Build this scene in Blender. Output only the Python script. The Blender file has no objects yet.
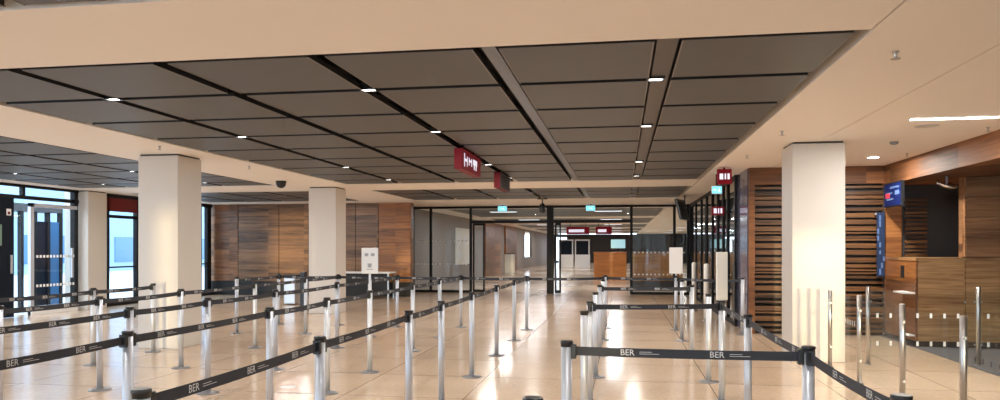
import bpy, bmesh, math, random
from mathutils import Vector, Matrix
random.seed(7)
S = bpy.context.scene
C = S.collection
PI = math.pi

# ------------------------------------------------------------ materials
def new_mat(name):
    m = bpy.data.materials.new(name); m.use_nodes = True
    nt = m.node_tree; b = nt.nodes['Principled BSDF']
    return m, nt, b
def plain(name, col, rough=.5, metal=0., spec=.5, noise=.0, nscale=6.):
    m, nt, b = new_mat(name)
    b.inputs['Base Color'].default_value = (*col, 1)
    b.inputs['Roughness'].default_value = rough
    b.inputs['Metallic'].default_value = metal
    b.inputs['Specular IOR Level'].default_value = spec
    if noise:
        tc = nt.nodes.new('ShaderNodeTexCoord'); n = nt.nodes.new('ShaderNodeTexNoise')
        n.inputs['Scale'].default_value = nscale; n.inputs['Detail'].default_value = 4
        mx = nt.nodes.new('ShaderNodeMix'); mx.data_type = 'RGBA'
        mx.inputs['A'].default_value = (*[c*(1-noise) for c in col], 1)
        mx.inputs['B'].default_value = (*[min(1, c*(1+noise)) for c in col], 1)
        nt.links.new(tc.outputs['Object'], n.inputs['Vector'])
        nt.links.new(n.outputs['Fac'], mx.inputs['Factor'])
        nt.links.new(mx.outputs['Result'], b.inputs['Base Color'])
    return m
def emit(name, col, strength):
    m, nt, b = new_mat(name)
    b.inputs['Base Color'].default_value = (*col, 1)
    b.inputs['Specular IOR Level'].default_value = .2
    b.inputs['Emission Color'].default_value = (*col, 1)
    b.inputs['Emission Strength'].default_value = strength
    return m
def glass(name, tint=(.93, .97, .98), refl=1.0):
    m = bpy.data.materials.new(name); m.use_nodes = True
    nt = m.node_tree; nt.nodes.clear()
    o = nt.nodes.new('ShaderNodeOutputMaterial'); t = nt.nodes.new('ShaderNodeBsdfTransparent')
    g = nt.nodes.new('ShaderNodeBsdfGlossy'); mx = nt.nodes.new('ShaderNodeMixShader')
    f = nt.nodes.new('ShaderNodeFresnel'); mu = nt.nodes.new('ShaderNodeMath'); mu.operation = 'MULTIPLY'
    mu.inputs[1].default_value = refl; f.inputs['IOR'].default_value = 1.5
    t.inputs['Color'].default_value = (*tint, 1); g.inputs['Roughness'].default_value = .015
    ge = nt.nodes.new('ShaderNodeNewGeometry'); iv = nt.nodes.new('ShaderNodeMath'); iv.operation = 'SUBTRACT'
    iv.inputs[0].default_value = 1.0; m2 = nt.nodes.new('ShaderNodeMath'); m2.operation = 'MULTIPLY'
    nt.links.new(ge.outputs['Backfacing'], iv.inputs[1])          # the far face of a pane adds no second reflection
    nt.links.new(f.outputs[0], mu.inputs[0]); nt.links.new(mu.outputs[0], m2.inputs[0]); nt.links.new(iv.outputs[0], m2.inputs[1])
    nt.links.new(m2.outputs[0], mx.inputs[0])
    nt.links.new(t.outputs[0], mx.inputs[1]); nt.links.new(g.outputs[0], mx.inputs[2])
    nt.links.new(mx.outputs[0], o.inputs['Surface'])
    return m
def wood(name, dark, light, plank=.2, axis='X', rough=.38, joint=1.15, contrast=1.0):
    """horizontal boards: a tone per board, grain stretched along the run of the wall"""
    m, nt, b = new_mat(name)
    N, L = nt.nodes.new, nt.links.new
    tc = N('ShaderNodeTexCoord'); sp = N('ShaderNodeSeparateXYZ'); L(tc.outputs['Object'], sp.inputs[0])
    run = N('ShaderNodeMath'); run.operation = 'ADD'; L(sp.outputs['X'], run.inputs[0]); L(sp.outputs['Y'], run.inputs[1])
    def fl(src, d):
        a = N('ShaderNodeMath'); a.operation = 'DIVIDE'; L(src, a.inputs[0]); a.inputs[1].default_value = d
        f = N('ShaderNodeMath'); f.operation = 'FLOOR'; L(a.outputs[0], f.inputs[0]); return f.outputs[0]
    zi = fl(sp.outputs['Z'], plank); ri = fl(run.outputs[0], joint)
    cb = N('ShaderNodeCombineXYZ'); L(zi, cb.inputs[0]); L(ri, cb.inputs[1])
    wn = N('ShaderNodeTexWhiteNoise'); wn.noise_dimensions = '3D'; L(cb.outputs[0], wn.inputs['Vector'])
    gr = N('ShaderNodeCombineXYZ')
    s1 = N('ShaderNodeMath'); s1.operation = 'MULTIPLY'; L(run.outputs[0], s1.inputs[0]); s1.inputs[1].default_value = .9
    s2 = N('ShaderNodeMath'); s2.operation = 'MULTIPLY_ADD'; L(sp.outputs['Z'], s2.inputs[0]); s2.inputs[1].default_value = 16.
    L(wn.outputs['Value'], s2.inputs[2])
    L(s1.outputs[0], gr.inputs[0]); L(s2.outputs[0], gr.inputs[1]); L(ri, gr.inputs[2])
    nz = N('ShaderNodeTexNoise'); nz.inputs['Scale'].default_value = 1.6; nz.inputs['Detail'].default_value = 5
    nz.inputs['Distortion'].default_value = .6
    L(gr.outputs[0], nz.inputs['Vector'])
    ad = N('ShaderNodeMath'); ad.operation = 'MULTIPLY_ADD'; L(wn.outputs['Value'], ad.inputs[0]); ad.inputs[1].default_value = .55*contrast
    mm = N('ShaderNodeMath'); mm.operation = 'MULTIPLY_ADD'; L(nz.outputs['Fac'], mm.inputs[0]); mm.inputs[1].default_value = 1.5; mm.inputs[2].default_value = -.55
    L(mm.outputs[0], ad.inputs[2])
    rp = N('ShaderNodeValToRGB'); rp.color_ramp.elements[0].color = (*dark, 1); rp.color_ramp.elements[1].color = (*light, 1)
    L(ad.outputs[0], rp.inputs[0]); L(rp.outputs[0], b.inputs['Base Color'])
    b.inputs['Roughness'].default_value = rough
    return m

def floor_mat():
    m, nt, b = new_mat('polished_stone_floor')
    N, L = nt.nodes.new, nt.links.new
    tc = N('ShaderNodeTexCoord')
    br = N('ShaderNodeTexBrick'); br.inputs['Scale'].default_value = 1
    br.offset = 0.0; br.squash = 1.0
    br.inputs['Brick Width'].default_value = 1.25; br.inputs['Row Height'].default_value = 1.25
    br.inputs['Mortar Size'].default_value = .006; br.inputs['Mortar Smooth'].default_value = .1
    br.inputs['Color1'].default_value = (.66, .50, .36, 1); br.inputs['Color2'].default_value = (.59, .44, .31, 1)
    br.inputs['Mortar'].default_value = (.25, .18, .13, 1)
    mp = N('ShaderNodeMapping'); mp.inputs['Location'].default_value = (.3, .35, 0)
    L(tc.outputs['Object'], mp.inputs[0]); L(mp.outputs[0], br.inputs['Vector'])
    n1 = N('ShaderNodeTexNoise'); n1.inputs['Scale'].default_value = 1.1; n1.inputs['Detail'].default_value = 6
    n2 = N('ShaderNodeTexNoise'); n2.inputs['Scale'].default_value = 22; n2.inputs['Detail'].default_value = 4
    L(tc.outputs['Object'], n1.inputs['Vector']); L(tc.outputs['Object'], n2.inputs['Vector'])
    ad = N('ShaderNodeMath'); ad.operation = 'ADD'; L(n1.outputs['Fac'], ad.inputs[0]); L(n2.outputs['Fac'], ad.inputs[1])
    mr = N('ShaderNodeMapRange'); mr.inputs['From Min'].default_value = .6; mr.inputs['From Max'].default_value = 1.4
    mr.inputs['To Min'].default_value = .82; mr.inputs['To Max'].default_value = 1.15
    L(ad.outputs[0], mr.inputs['Value'])
    vm = N('ShaderNodeVectorMath'); vm.operation = 'SCALE'; L(br.outputs['Color'], vm.inputs[0]); L(mr.outputs[0], vm.inputs['Scale'])
    L(vm.outputs[0], b.inputs['Base Color'])
    b.inputs['Roughness'].default_value = .17
    b.inputs['IOR'].default_value = 1.6
    n3 = N('ShaderNodeTexNoise'); n3.inputs['Scale'].default_value = 3.5; n3.inputs['Detail'].default_value = 3
    bp = N('ShaderNodeBump'); bp.inputs['Strength'].default_value = .05; bp.inputs['Distance'].default_value = .02
    L(tc.outputs['Object'], n3.inputs['Vector']); L(n3.outputs['Fac'], bp.inputs['Height']); L(bp.outputs[0], b.inputs['Normal'])
    return m

M = dict(
    floor=floor_mat(),
    white=plain('white_painted_plaster', (.91, .84, .76), .6, noise=.015, nscale=1.5),
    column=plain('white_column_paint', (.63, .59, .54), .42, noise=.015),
    panel=plain('perforated_grey_panel', (.094, .091, .090), .5, noise=.06, nscale=3),
    lip=plain('panel_edge_strip', (.20, .175, .16), .4),
    profile=plain('brown_metal_profile', (.085, .068, .055), .4, .3),
    steelprofile=plain('blue_grey_metal_profile', (.10, .10, .11), .3, .7),
    black=plain('matt_black', (.008, .008, .009), .6),
    frame=plain('black_window_frame', (.008, .008, .01), .5, 0, .25),
    navy=plain('navy_door_paint', (.006, .010, .018), .6, 0, .15),
    alu=plain('satin_aluminium', (.56, .59, .65), .42, .45),
    chrome=plain('brushed_steel', (.50, .48, .46), .28, .95),
    plastic=plain('black_plastic', (.012, .012, .014), .35),
    belt=plain('black_webbing', (.022, .024, .032), .65),
    print=plain('pale_grey_print', (.62, .62, .62), .6),
    red=plain('red_sign_panel', (.12, .004, .008), .6, 0, .15),
    redglow=emit('red_sign_lit', (.13, .003, .008), .2),
    darkside=plain('dark_sign_side', (.03, .022, .022), .5, 0, .2),
    whiteglow=emit('white_symbol_lit', (.8, .8, .95), .3),
    lamp=emit('lamp_lens', (1, .96, .9), 5),
    exitg=emit('exit_sign_face', (.16, .62, .80), .55),
    board=plain('white_board', (.80, .80, .80), .5),
    cream=plain('cream_board', (.80, .77, .70), .5),
    printg=plain('grey_print', (.25, .26, .28), .6),
    glass=glass('clear_glass'),
    glassd=glass('grey_tinted_glass', (.55, .60, .63), 1.6),
    glassb=glass('balustrade_glass', (.97, .985, .98), .45),
    dots=plain('frosted_white_dots', (.85, .85, .82), .7),
    darkdots=plain('dark_dots', (.04, .04, .05), .7),
    slat=wood('slatted_walnut', (.025, .010, .0035), (.22, .10, .034), .097, joint=7.0, contrast=1.3),
    walnut=wood('walnut_boards', (.085, .03, .012), (.36, .155, .06), .21, joint=1.35),
    walnutd=wood('dark_walnut_boards', (.06, .028, .014), (.34, .175, .08), .12, joint=1.2, contrast=1.2),
    orange=wood('orange_wood', (.52, .18, .03), (.88, .38, .09), .3, joint=1.3),
    fascia=wood('fascia_walnut', (.055, .02, .007), (.26, .105, .036), .4, joint=1.25, contrast=1.4, rough=.6),
    nichewood=wood('niche_front_boards', (.13, .055, .022), (.42, .22, .10), .3016, joint=.9, contrast=1.2, rough=.5),
    honey=wood('honey_boards', (.15, .052, .014), (.52, .22, .065), .21, joint=3.0, contrast=.8),
    counter=wood('counter_oak', (.20, .09, .03), (.60, .37, .17), .16, joint=.66, contrast=.7),
    carpet=plain('dark_grey_carpet', (.09, .09, .10), .95, noise=.2, nscale=60),
    corridor=plain('grey_brown_wall_paint', (.25, .21, .185), .6),
    portal=wood('portal_wood', (.10, .035, .01), (.42, .18, .06), .35, joint=2.0),
    lane=wood('yellow_brown_wood', (.30, .13, .03), (.58, .30, .10), .33, joint=1.5),
    beige=plain('beige_wall_paint', (.50, .44, .38), .6),
    shade=plain('charcoal_paint', (.05, .05, .055), .6),
    roller=plain('dark_red_fascia', (.16, .008, .006), .5),
    screenb=emit('blue_screen', (.004, .012, .08), .12),
    dimwhite=emit('dim_screen_text', (.10, .16, .32), .1),
    screenc=emit('pale_cyan_screen', (.28, .55, .65), .35),
    screenr=emit('screen_red', (.4, .04, .06), .3),
    mirror=plain('mirror_dome', (.75, .75, .75), .12, .9),
    paving=plain('outdoor_paving', (.45, .47, .50), .8, noise=.1),
    facade=plain('blue_grey_facade', (.22, .34, .46), .5),
    bluepanel=plain('gloss_panel', (.10, .10, .16), .12, 0, 1.0),
    basegrey=plain('grey_base_plate', (.22, .22, .23), .4, .5),
    blueglass=plain('blue_window_glass', (.06, .16, .32), .2),
    dimgreen=plain('dim_green_glass', (.16, .26, .2), .3),
    symbolgrey=plain('symbol_grey', (.35, .36, .38), .6),
    softlamp=emit('soft_lamp_panel', (.9, .95, 1), .6),
    bin=plain('bin_steel', (.62, .62, .64), .3, .6),
)

# ------------------------------------------------------------ mesh helpers
def bm_box(bm, x0, y0, z0, x1, y1, z1, mi=0):
    v = [bm.verts.new(p) for p in ((x0,y0,z0),(x1,y0,z0),(x1,y1,z0),(x0,y1,z0),(x0,y0,z1),(x1,y0,z1),(x1,y1,z1),(x0,y1,z1))]
    for q in ((0,3,2,1),(4,5,6,7),(0,1,5,4),(1,2,6,5),(2,3,7,6),(3,0,4,7)):
        f = bm.faces.new([v[i] for i in q]); f.material_index = mi
def bm_lathe(bm, prof, seg=20, cx=0, cy=0, mi=0):
    """prof: list of (r, z) bottom to top, closed at both ends"""
    rings = []
    for r, z in prof:
        rings.append([bm.verts.new((cx+r*math.cos(2*PI*k/seg), cy+r*math.sin(2*PI*k/seg), z)) for k in range(seg)])
    for a, b in zip(rings, rings[1:]):
        for k in range(seg):
            f = bm.faces.new((a[k], a[(k+1) % seg], b[(k+1) % seg], b[k])); f.material_index = mi; f.smooth = True
    bm.faces.new(rings[0][::-1]).material_index = mi; bm.faces.new(rings[-1]).material_index = mi
def bm_poly(bm, pts, p0, ax, ay, n, th):
    """extruded polygon: pts 2D, plane origin p0 with axes ax, ay, thickness th along n"""
    a = [bm.verts.new(p0+ax*u+ay*v) for u, v in pts]
    b = [bm.verts.new(p0+ax*u+ay*v+n*th) for u, v in pts]
    bm.faces.new(a[::-1]); bm.faces.new(b)
    k = len(pts)
    for i in range(k): bm.faces.new((a[i], a[(i+1) % k], b[(i+1) % k], b[i]))
def obj(name, bm, mats, parent=None, bevel=0):
    me = bpy.data.meshes.new(name)
    bmesh.ops.recalc_face_normals(bm, faces=bm.faces)
    bm.to_mesh(me); bm.free()
    for m in (mats if isinstance(mats, (list, tuple)) else [mats]): me.materials.append(m)
    o = bpy.data.objects.new(name, me); C.objects.link(o)
    if parent: o.parent = parent
    if bevel:
        bv = o.modifiers.new('bevel', 'BEVEL'); bv.width = bevel; bv.segments = 2; bv.limit_method = 'ANGLE'
    return o
def box(name, dims, mat, parent=None, bevel=0):
    bm = bmesh.new(); bm_box(bm, *dims); return obj(name, bm, mat, parent, bevel)
def boxes(name, lst, mat, parent=None, bevel=0):
    bm = bmesh.new()
    for d in lst: bm_box(bm, *d)
    return obj(name, bm, mat, parent, bevel)
def empty(name, loc=(0,0,0), rz=0, parent=None):
    o = bpy.data.objects.new(name, None); C.objects.link(o); o.empty_display_size = .1
    o.location = loc; o.rotation_euler = (0,0,rz)
    if parent: o.parent = parent
    return o
def tag(o, label, cat, group=None):
    o['label'] = label; o['category'] = cat
    if group: o['group'] = group
    return o
def struct(o, label=None, cat=None):
    o['kind'] = 'structure'
    if label: o['label'] = label
    if cat: o['category'] = cat
    return o
def copy_tree(o, parent=None):
    c = o.copy(); C.objects.link(c); c.parent = parent
    for ch in list(o.children): copy_tree(ch, c)
    return c
def text_mesh(body, size, extrude=.0004):
    cu = bpy.data.curves.new('lettering', 'FONT'); cu.body = body; cu.size = size; cu.extrude = extrude
    cu.align_x = 'CENTER'; cu.align_y = 'CENTER'; cu.resolution_u = 2
    t = bpy.data.objects.new('lettering', cu); C.objects.link(t)
    dg = bpy.context.evaluated_depsgraph_get(); dg.update()
    me = bpy.data.meshes.new_from_object(t.evaluated_get(dg))
    bpy.data.objects.remove(t); bpy.data.curves.remove(cu)
    return me

H = 2.9            # underside of the white ceiling
# ------------------------------------------------------------ floor
struct(box('floor', (-13.3, -8, -.12, 4.35, 24.2, 0), M['floor']), 'polished beige stone floor with fine joints', 'floor')
struct(box('floor', (4.35, -8, -.12, 12, 24.2, 0.006), M['carpet']), 'dark grey carpet in front of the wooden counter', 'floor')
struct(box('floor', (-13.3, 24.2, -.12, 12, 80, 0), M['floor']), 'polished stone floor of the hall beyond the glass screen', 'floor')

# ------------------------------------------------------------ ceiling: white slab with recesses
YC = [(-6.8, 3.8), (5.03, 15.45), (17.1, 20.9)]
XC = [(-12.5, -7.65), (-6.0, 1.575)]
def slab(xs, ys):  # white soffit around the recesses
    L = []
    for (a, b) in xs: L.append((a, -8, H, b, 24.1, H+.16))
    for (y0, y1) in ys:
        for (a, b) in XC: L.append((a, y0, H, b, y1, H+.16))
    return L
full = [(-13.3, -12.5), (-7.65, -6.0), (1.59, 2.555), (2.565, 12)]
cross = [(-8, -6.8), (3.8, 5.03), (15.45, 17.1), (20.9, 24.1)]
struct(boxes('ceiling', slab(full, cross), M['white']), 'white plaster ceiling bands around the dark recesses', 'ceiling')
struct(boxes('ceiling', [(-13.3, -8, H+.16, 12, 24.2, H+.2)], M['black']), 'black void above the ceiling panels', 'ceiling')

def coffer(x0, x1, y0, y1, nx, ny, wide, label):
    """dark metal panels hung in a black recess; wide: {column line: kind}"""
    root = struct(empty('ceiling', ((x0+x1)/2, (y0+y1)/2, H)), label, 'ceiling')
    cx, cy = (x0+x1)/2, (y0+y1)/2
    px, py = (x1-x0)/nx, (y1-y0)/ny
    YS = [y0+j*py for j in range(ny+1)]
    if ny == 9: YS = [y0]+[y0+.04+1.187*j for j in range(1, 9)]+[y1]
    gx, gy = .062, .052
    for i in range(nx):
        a = x0+i*px+(gx if i else .05); b = x0+(i+1)*px-(gx if i < nx-1 else .075)
        if i in wide: a += .03
        if i+1 in wide: b -= .03
        for j in range(ny):
            c = YS[j]+gy+(.03 if j == 0 else 0); d = YS[j+1]-gy
            bm = bmesh.new()
            bm_box(bm, a-cx, c-cy, .006, b-cx, d-cy, .009)
            for (p, q) in ((a, a+.010), (b-.010, b)): bm_box(bm, p-cx, c-cy, .003, q-cx, d-cy, .006, 1)
            bm_box(bm, a-cx+.004, c-cy+.004, .009, b-cx-.004, d-cy-.004, .05, 2)
            obj('ceiling_panel', bm, [M['panel'], M['lip'], M['black']], root)
    for i, kind in wide.items():
        x = x0+i*px-cx
        x += .018 if kind == 'steelprofile' else 0
        hw = .052 if kind == 'steelprofile' else .072
        box('metal_profile', (x-hw, y0-cy+.02, .02, x+hw, y1-cy-.02, .06), M[kind], root)
    return root
coffer(-6.0, 1.575, 5.03, 15.45, 6, 9, {5: 'profile', 4: 'steelprofile'}, 'large middle ceiling recess with dark grey metal panels')
coffer(-12.5, -7.65, 5.03, 15.45, 4, 9, {}, 'left ceiling recess with dark grey metal panels')
coffer(-6.0, 1.575, 17.1, 20.9, 6, 3, {5: 'profile', 4: 'steelprofile'}, 'far middle ceiling recess before the glass screen')
coffer(-12.5, -7.65, 17.1, 20.9, 4, 3, {}, 'far left ceiling recess before the wooden wall')
coffer(-6.0, 1.575, -6.8, 3.8, 6, 9, {5: 'profile', 4: 'steelprofile'}, 'ceiling recess above the camera')
coffer(-12.5, -7.65, -6.8, 3.8, 4, 9, {}, 'ceiling recess to the left of the camera')

# ------------------------------------------------------------ columns
def column(x, y, w, d, label):
    r = tag(empty('square_column', (x, y, 0)), label, 'column')
    boxes('shaft', [(-w/2, -d/2, 0, w/2, d/2, H-.025)], M['column'], r, .008)
    box('shadow_gap', (-w/2+.02, -d/2+.02, H-.03, w/2-.02, d/2-.02, H+.01), M['shade'], r)
    return r
column(-6.815, 10.28, .65, .62, 'large white square column on the left with a warm light strip down it')
column(-6.765, 16.25, .66, .62, 'white square column before the wooden wall, smaller than the left one')
column(-13.1, 16.3, .64, .66, 'pale column at far left between the glass door and red-topped window')
column(2.55, 10.52, .66, .64, 'large white square column at right before the slatted wood wall')

# ------------------------------------------------------------ walls at the back
wb = struct(empty('wall_back', (0, 0, 0)), 'wooden plank wall behind the left columns', 'wall')
YW = 21.9
xs = [-13.0, -12.15, -10.75, -9.75, -8.2, -7.45, -6.41]
mats = ['walnut', 'walnutd', 'walnutd', 'walnutd', 'walnutd', 'honey']
for a, b, m in zip(xs, xs[1:], mats):
    bm = bmesh.new(); z = .44; k = 0
    while z < H-.02:
        h = .205 if m != 'walnutd' else .115
        z1 = min(z+h, H)
        bm_box(bm, a+.012, YW+(.012 if k % 2 else 0), z+.009, b-.012, YW+.06, z1-.009); z = z1; k += 1
    obj('wood_panelling', bm, M[m], wb)
box('backing', (-13.15, YW+.05, 0, -6.41, YW+.3, H), M['walnutd'], wb)
box('dark_plinth', (-13.1, YW-.03, 0, -6.41, YW+.05, .44), M['black'], wb)
struct(box('wall_return', (-7.4, 22.4, 0, -7.15, 24.2, H), M['beige']), 'short return wall beside the wooden wall', 'wall')

# slatted block on the right
ws = struct(empty('wall_right', (0, 0, 0)), 'wooden slatted wall behind the right column', 'wall')
rs = random.Random(3)
bm = bmesh.new(); z = .05
while z < 2.56:
    h = rs.choice((.028, .04, .055, .08))
    dp = rs.choice((0, .012, .024))
    bm_box(bm, 2.30, 13.4+dp, z, 4.40, 13.5, min(z+h, 2.6)); z += h+rs.choice((.022, .034, .05))
obj('slat_panel', bm, M['slat'], ws)
box('top_board', (2.2, 13.385, 2.6, 4.42, 13.5, H), M['fascia'], ws)
box('edge_board', (2.2, 13.385, 0, 2.295, 13.5, 2.6), M['fascia'], ws)
box('backing', (2.2, 13.5, 0, 4.4, 14.55, H), M['black'], ws)
box('side_panel', (2.185, 13.5, 0, 2.2, 14.6, H), M['bluepanel'], ws)

# bulkhead, niche and counter on the right
wc = struct(empty('wall_counter', (0, 0, 0)), 'wooden bulkhead and wall framing the counter niche at right', 'wall')
boxes('bulkhead', [(4.4, 3.5, 2.566, 12, 13.5, 2.9)], M['fascia'], wc)
bm = bmesh.new()
for i in range(8):
    for k in range(4):
        bm_box(bm, 5.07+i*.9+.004, 12.0+(.006 if (i+k) % 2 else 0), 1.36+k*.3016+.004, 5.97+i*.9-.004, 12.1, 1.36+(k+1)*.3016-.004)
obj('wood_panelling', bm, M['nichewood'], wc)
box('backing', (5.07, 12.08, 0, 12, 12.2, 2.566), M['walnutd'], wc)
box('niche_wall', (4.4, 13.4, 0, 6.2, 13.5, 2.566), M['shade'], wc)
bm = bmesh.new(); z = 1.2
while z < 2.3:
    h = rs.choice((.03, .04, .05)); bm_box(bm, 4.72, 13.34, z, 5.06, 13.4, z+h); z += h+.03
obj('slat_panel', bm, M['slat'], wc)
box('niche_side_board', (4.41, 13.34, 1.0, 4.66, 13.4, 2.2), M['honey'], wc)

ct = tag(empty('service_counter', (4.4, 12.0, 0)), 'long wooden service counter at right under the dark niche', 'counter')
bm = bmesh.new()
for i in range(9):
    bm_box(bm, .02+i*.66+.004, 0, .09, .02+(i+1)*.66-.004, .03, 1.31)
obj('front_panel', bm, M['counter'], ct)
boxes('carcass', [(.02, .03, .09, 7.0, .075, 1.30), (.0, .02, .09, .03, 1.33, 1.28)], M['walnut'], ct)
box('side_panel', (-.012, .0, .98, 0, 1.33, 1.31), M['honey'], ct)
box('side_panel', (-.012, .0, .09, 0, 1.33, .975), M['fascia'], ct)
box('countertop', (-.02, -.02, 1.31, 7.0, 1.33, 1.352), M['counter'], ct)
box('plinth', (.03, .03, .006, 7.0, .07, .09), M['black'], ct)
o = boxes('ledge', [(-.16, .02, .80, -.012, .5, .825), (-.10, .02, .16, -.012, .3, .18)], M['board'], ct)
box('dark_slot', (-.016, .45, 1.03, -.011, .60, 1.22), M['black'], ct)

# right glazed side wall behind the slatted block
def glazed(name, label, fixed, a, b, axis, posts, bars, mat='glass', w=.085, dep=.07, z1=H, bottom=.08, dots=None, wide=()):
    """a framed glass wall along axis 'X' or 'Y' at the fixed coordinate"""
    r = struct(empty(name, (0, 0, 0)), label, 'window')
    def B(nm, u0, u1, z0, z1_, d, m, off=0):
        if axis == 'X': return box(nm, (u0, fixed-d/2+off, z0, u1, fixed+d/2+off, z1_), m, r)
        return box(nm, (fixed-d/2+off, u0, z0, fixed+d/2+off, u1, z1_), m, r)
    B('glass_pane', a, b, .02, z1-.01, .012, M[mat])
    for p in posts:
        ww = .075 if p in wide else w/2
        B('mullion', p-ww, p+ww, 0, z1, dep*(1.6 if p in wide else 1), M['frame'])
    for z, h in bars: B('transom', a, b, z-h/2, z+h/2, dep*.9, M['frame'])
    B('bottom_rail', a, b, 0, bottom, dep*.9, M['frame'])
    if dots:
        for z, st, skip in dots:
            bm = bmesh.new(); u = a+.1
            while u < b-.1:
                if not any(s0 < u < s1 for s0, s1 in skip):
                    if axis == 'X': bm_box(bm, u, fixed-.010, z, u+.05, fixed-.0065, z+.05)
                    else: bm_box(bm, fixed-.010, u, z, fixed-.0065, u+.05, z+.05)
                u += st
            obj('frosted_dots', bm, M['dots'], r)
    return r
glazed('window_1', 'tall glazed shop wall behind the slatted block at right', 2.17, 14.6, 24.1, 'Y',
       [14.65, 15.7, 16.4, 17.3, 18.3, 19.5, 20.8, 22.3, 24.05], [(2.86, .08)], 'glassd')
# glass screen across the hall
XG = [-7.0, -6.38, -5.0, -2.31, .29, 1.67, 2.17]
YG = 24.2
g2 = glazed('window_2', 'black framed glass screen at the left of the automatic doors', YG, -7.1, -5.0, 'X', [-7.0, -6.38, -5.0],
            [(2.86, .07)], 'glass', dots=[(.93, .13, ()), (1.72, .13, ())])
g3 = glazed('window_3', 'black framed glass screen right of the doors in front of the brown counter', YG, .29, 2.12, 'X', [.31, 1.67, 2.1],
            [(2.86, .07)], 'glass', dots=[(.62, .13, ()), (1.33, .13, ())])
g4 = struct(empty('window_4', (0,0,0)), 'glass strip and dark header above the automatic doors', 'window')
box('glass_pane', (-5.0, YG-.006, 2.42, .29, YG+.006, 2.83), M['glass'], g4)
box('header_beam', (-5.0, YG-.07, 2.33, .29, YG+.07, 2.42), M['frame'], g4)
box('top_rail', (-5.0, YG-.04, 2.82, .29, YG+.04, 2.9), M['frame'], g4)
box('mullion', (-2.43, YG-.1, 0, -2.21, YG+.1, 2.9), M['frame'], g4)
def sliding_door(name, x0, x1, label):
    r = struct(empty(name, (0,0,0)), label, 'door')
    y = YG+.13
    box('glass_pane', (x0+.04, y-.006, .1, x1-.04, y+.006, 2.28), M['glass'], r)
    for x in (x0, x1-.05): box('stile', (x, y-.025, .01, x+.05, y+.025, 2.33), M['frame'], r)
    for z0, z1 in ((.01, .1), (2.26, 2.33)): box('rail', (x0, y-.025, z0, x1, y+.025, z1), M['frame'], r)
    return r
sliding_door('door_1', -4.95, -4.55, 'narrow glass door leaf slid open at the left of the doorway')
sliding_door('door_2', -2.18, -1.98, 'narrow glass door leaf slid open right of the thick black post')

# ------------------------------------------------------------ left side glazing
wl = struct(empty('window_5', (0,0,0)), 'glazed wall with black frames at the far left', 'window')
XL = -13.05
def LB(nm, y0, y1, z0, z1, d, m, off=0, par=None): return box(nm, (XL-d/2+off, y0, z0, XL+d/2+off, y1, z1), M[m], par or wl)
LB('top_rail', -8, 15.95, 2.84, 2.9, .08, 'frame'); LB('transom', -8, 15.95, 2.58, 2.66, .08, 'frame')
LB('glass_pane', 14.0, 14.34, .05, 2.58, .012, 'glass')
LB('glass_pane', -8, 12.92, .05, 2.86, .012, 'glass')
LB('glass_pane', 14.2, 15.8, 2.66, 2.84, .012, 'glass')
for y in (-5, -2, 1, 4, 7, 10, 12.9): LB('mullion', y-.04, y+.04, 0, 2.9, .09, 'frame')
LB('mullion', 14.24, 14.32, 2.6, 2.9, .09, 'frame')
LB('mullion', 15.78, 15.90, 0, 2.9, .12, 'frame')
nd = struct(empty('door_3', (0,0,0)), 'dark navy door with a small notice at the left edge', 'door')
LB('door_leaf', 12.94, 13.98, 0.01, 2.58, .06, 'navy', .04, nd)
LB('notice', 13.78, 13.90, 2.2, 2.34, .006, 'board', .075, nd)
LB('notice_mark', 13.81, 13.87, 2.22, 2.28, .004, 'red', .079, nd)
LB('glazed_slot', 13.4, 13.66, 1.55, 2.0, .006, 'dimgreen', .072, nd)
LB('door_handle', 13.86, 13.90, .95, 1.35, .03, 'alu', .10, nd)
gd = struct(empty('door_4', (0,0,0)), 'glass door with silver frame beside the far left column', 'door')
LB('glass_pane', 14.45, 15.75, .12, 2.4, .012, 'glass', .1, gd)
LB('frame_post', 14.36, 14.46, 0, 2.5, .07, 'alu', .1, gd)
LB('frame_head', 14.36, 15.78, 2.42, 2.5, .07, 'alu', .1, gd)
LB('kick_plate', 14.36, 15.78, 0, .12, .10, 'board', .1, gd)
LB('handle', 15.55, 15.60, .8, 1.5, .04, 'alu', .16, gd)
for z in (1.28, .62):
    bm = bmesh.new()
    for k in range(12): bm_box(bm, XL+.107, 14.55+k*.1, z, XL+.11, 14.61+k*.1, z+.06)
    obj('frosted_dots', bm, M['dots'], gd)

wr = struct(empty('window_6', (0,0,0)), 'tall window with a dark red top panel beyond the far left column', 'window')
LB('glass_pane', 16.65, 21.85, .05, 2.86, .012, 'glass', 0, wr)
LB('red_panel', 16.65, 18.2, 2.45, 2.80, .05, 'roller', .03, wr)
LB('top_rail', 16.65, 21.85, 2.80, 2.9, .1, 'frame', 0, wr)
LB('bottom_rail', 16.65, 21.85, 0, .16, .12, 'frame', 0, wr)
LB('transom', 16.9, 18.1, 2.28, 2.36, .09, 'frame', 0, wr)
LB('transom', 16.65, 21.85, .98, 1.02, .05, 'frame', 0, wr)
for y, w in ((16.98, .06), (18.13, .09), (19.6, .05), (21.2, .05), (21.65, .22)): LB('mullion', y-w/2, y+w/2, 0, 2.9, .11, 'frame', 0, wr)

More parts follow.
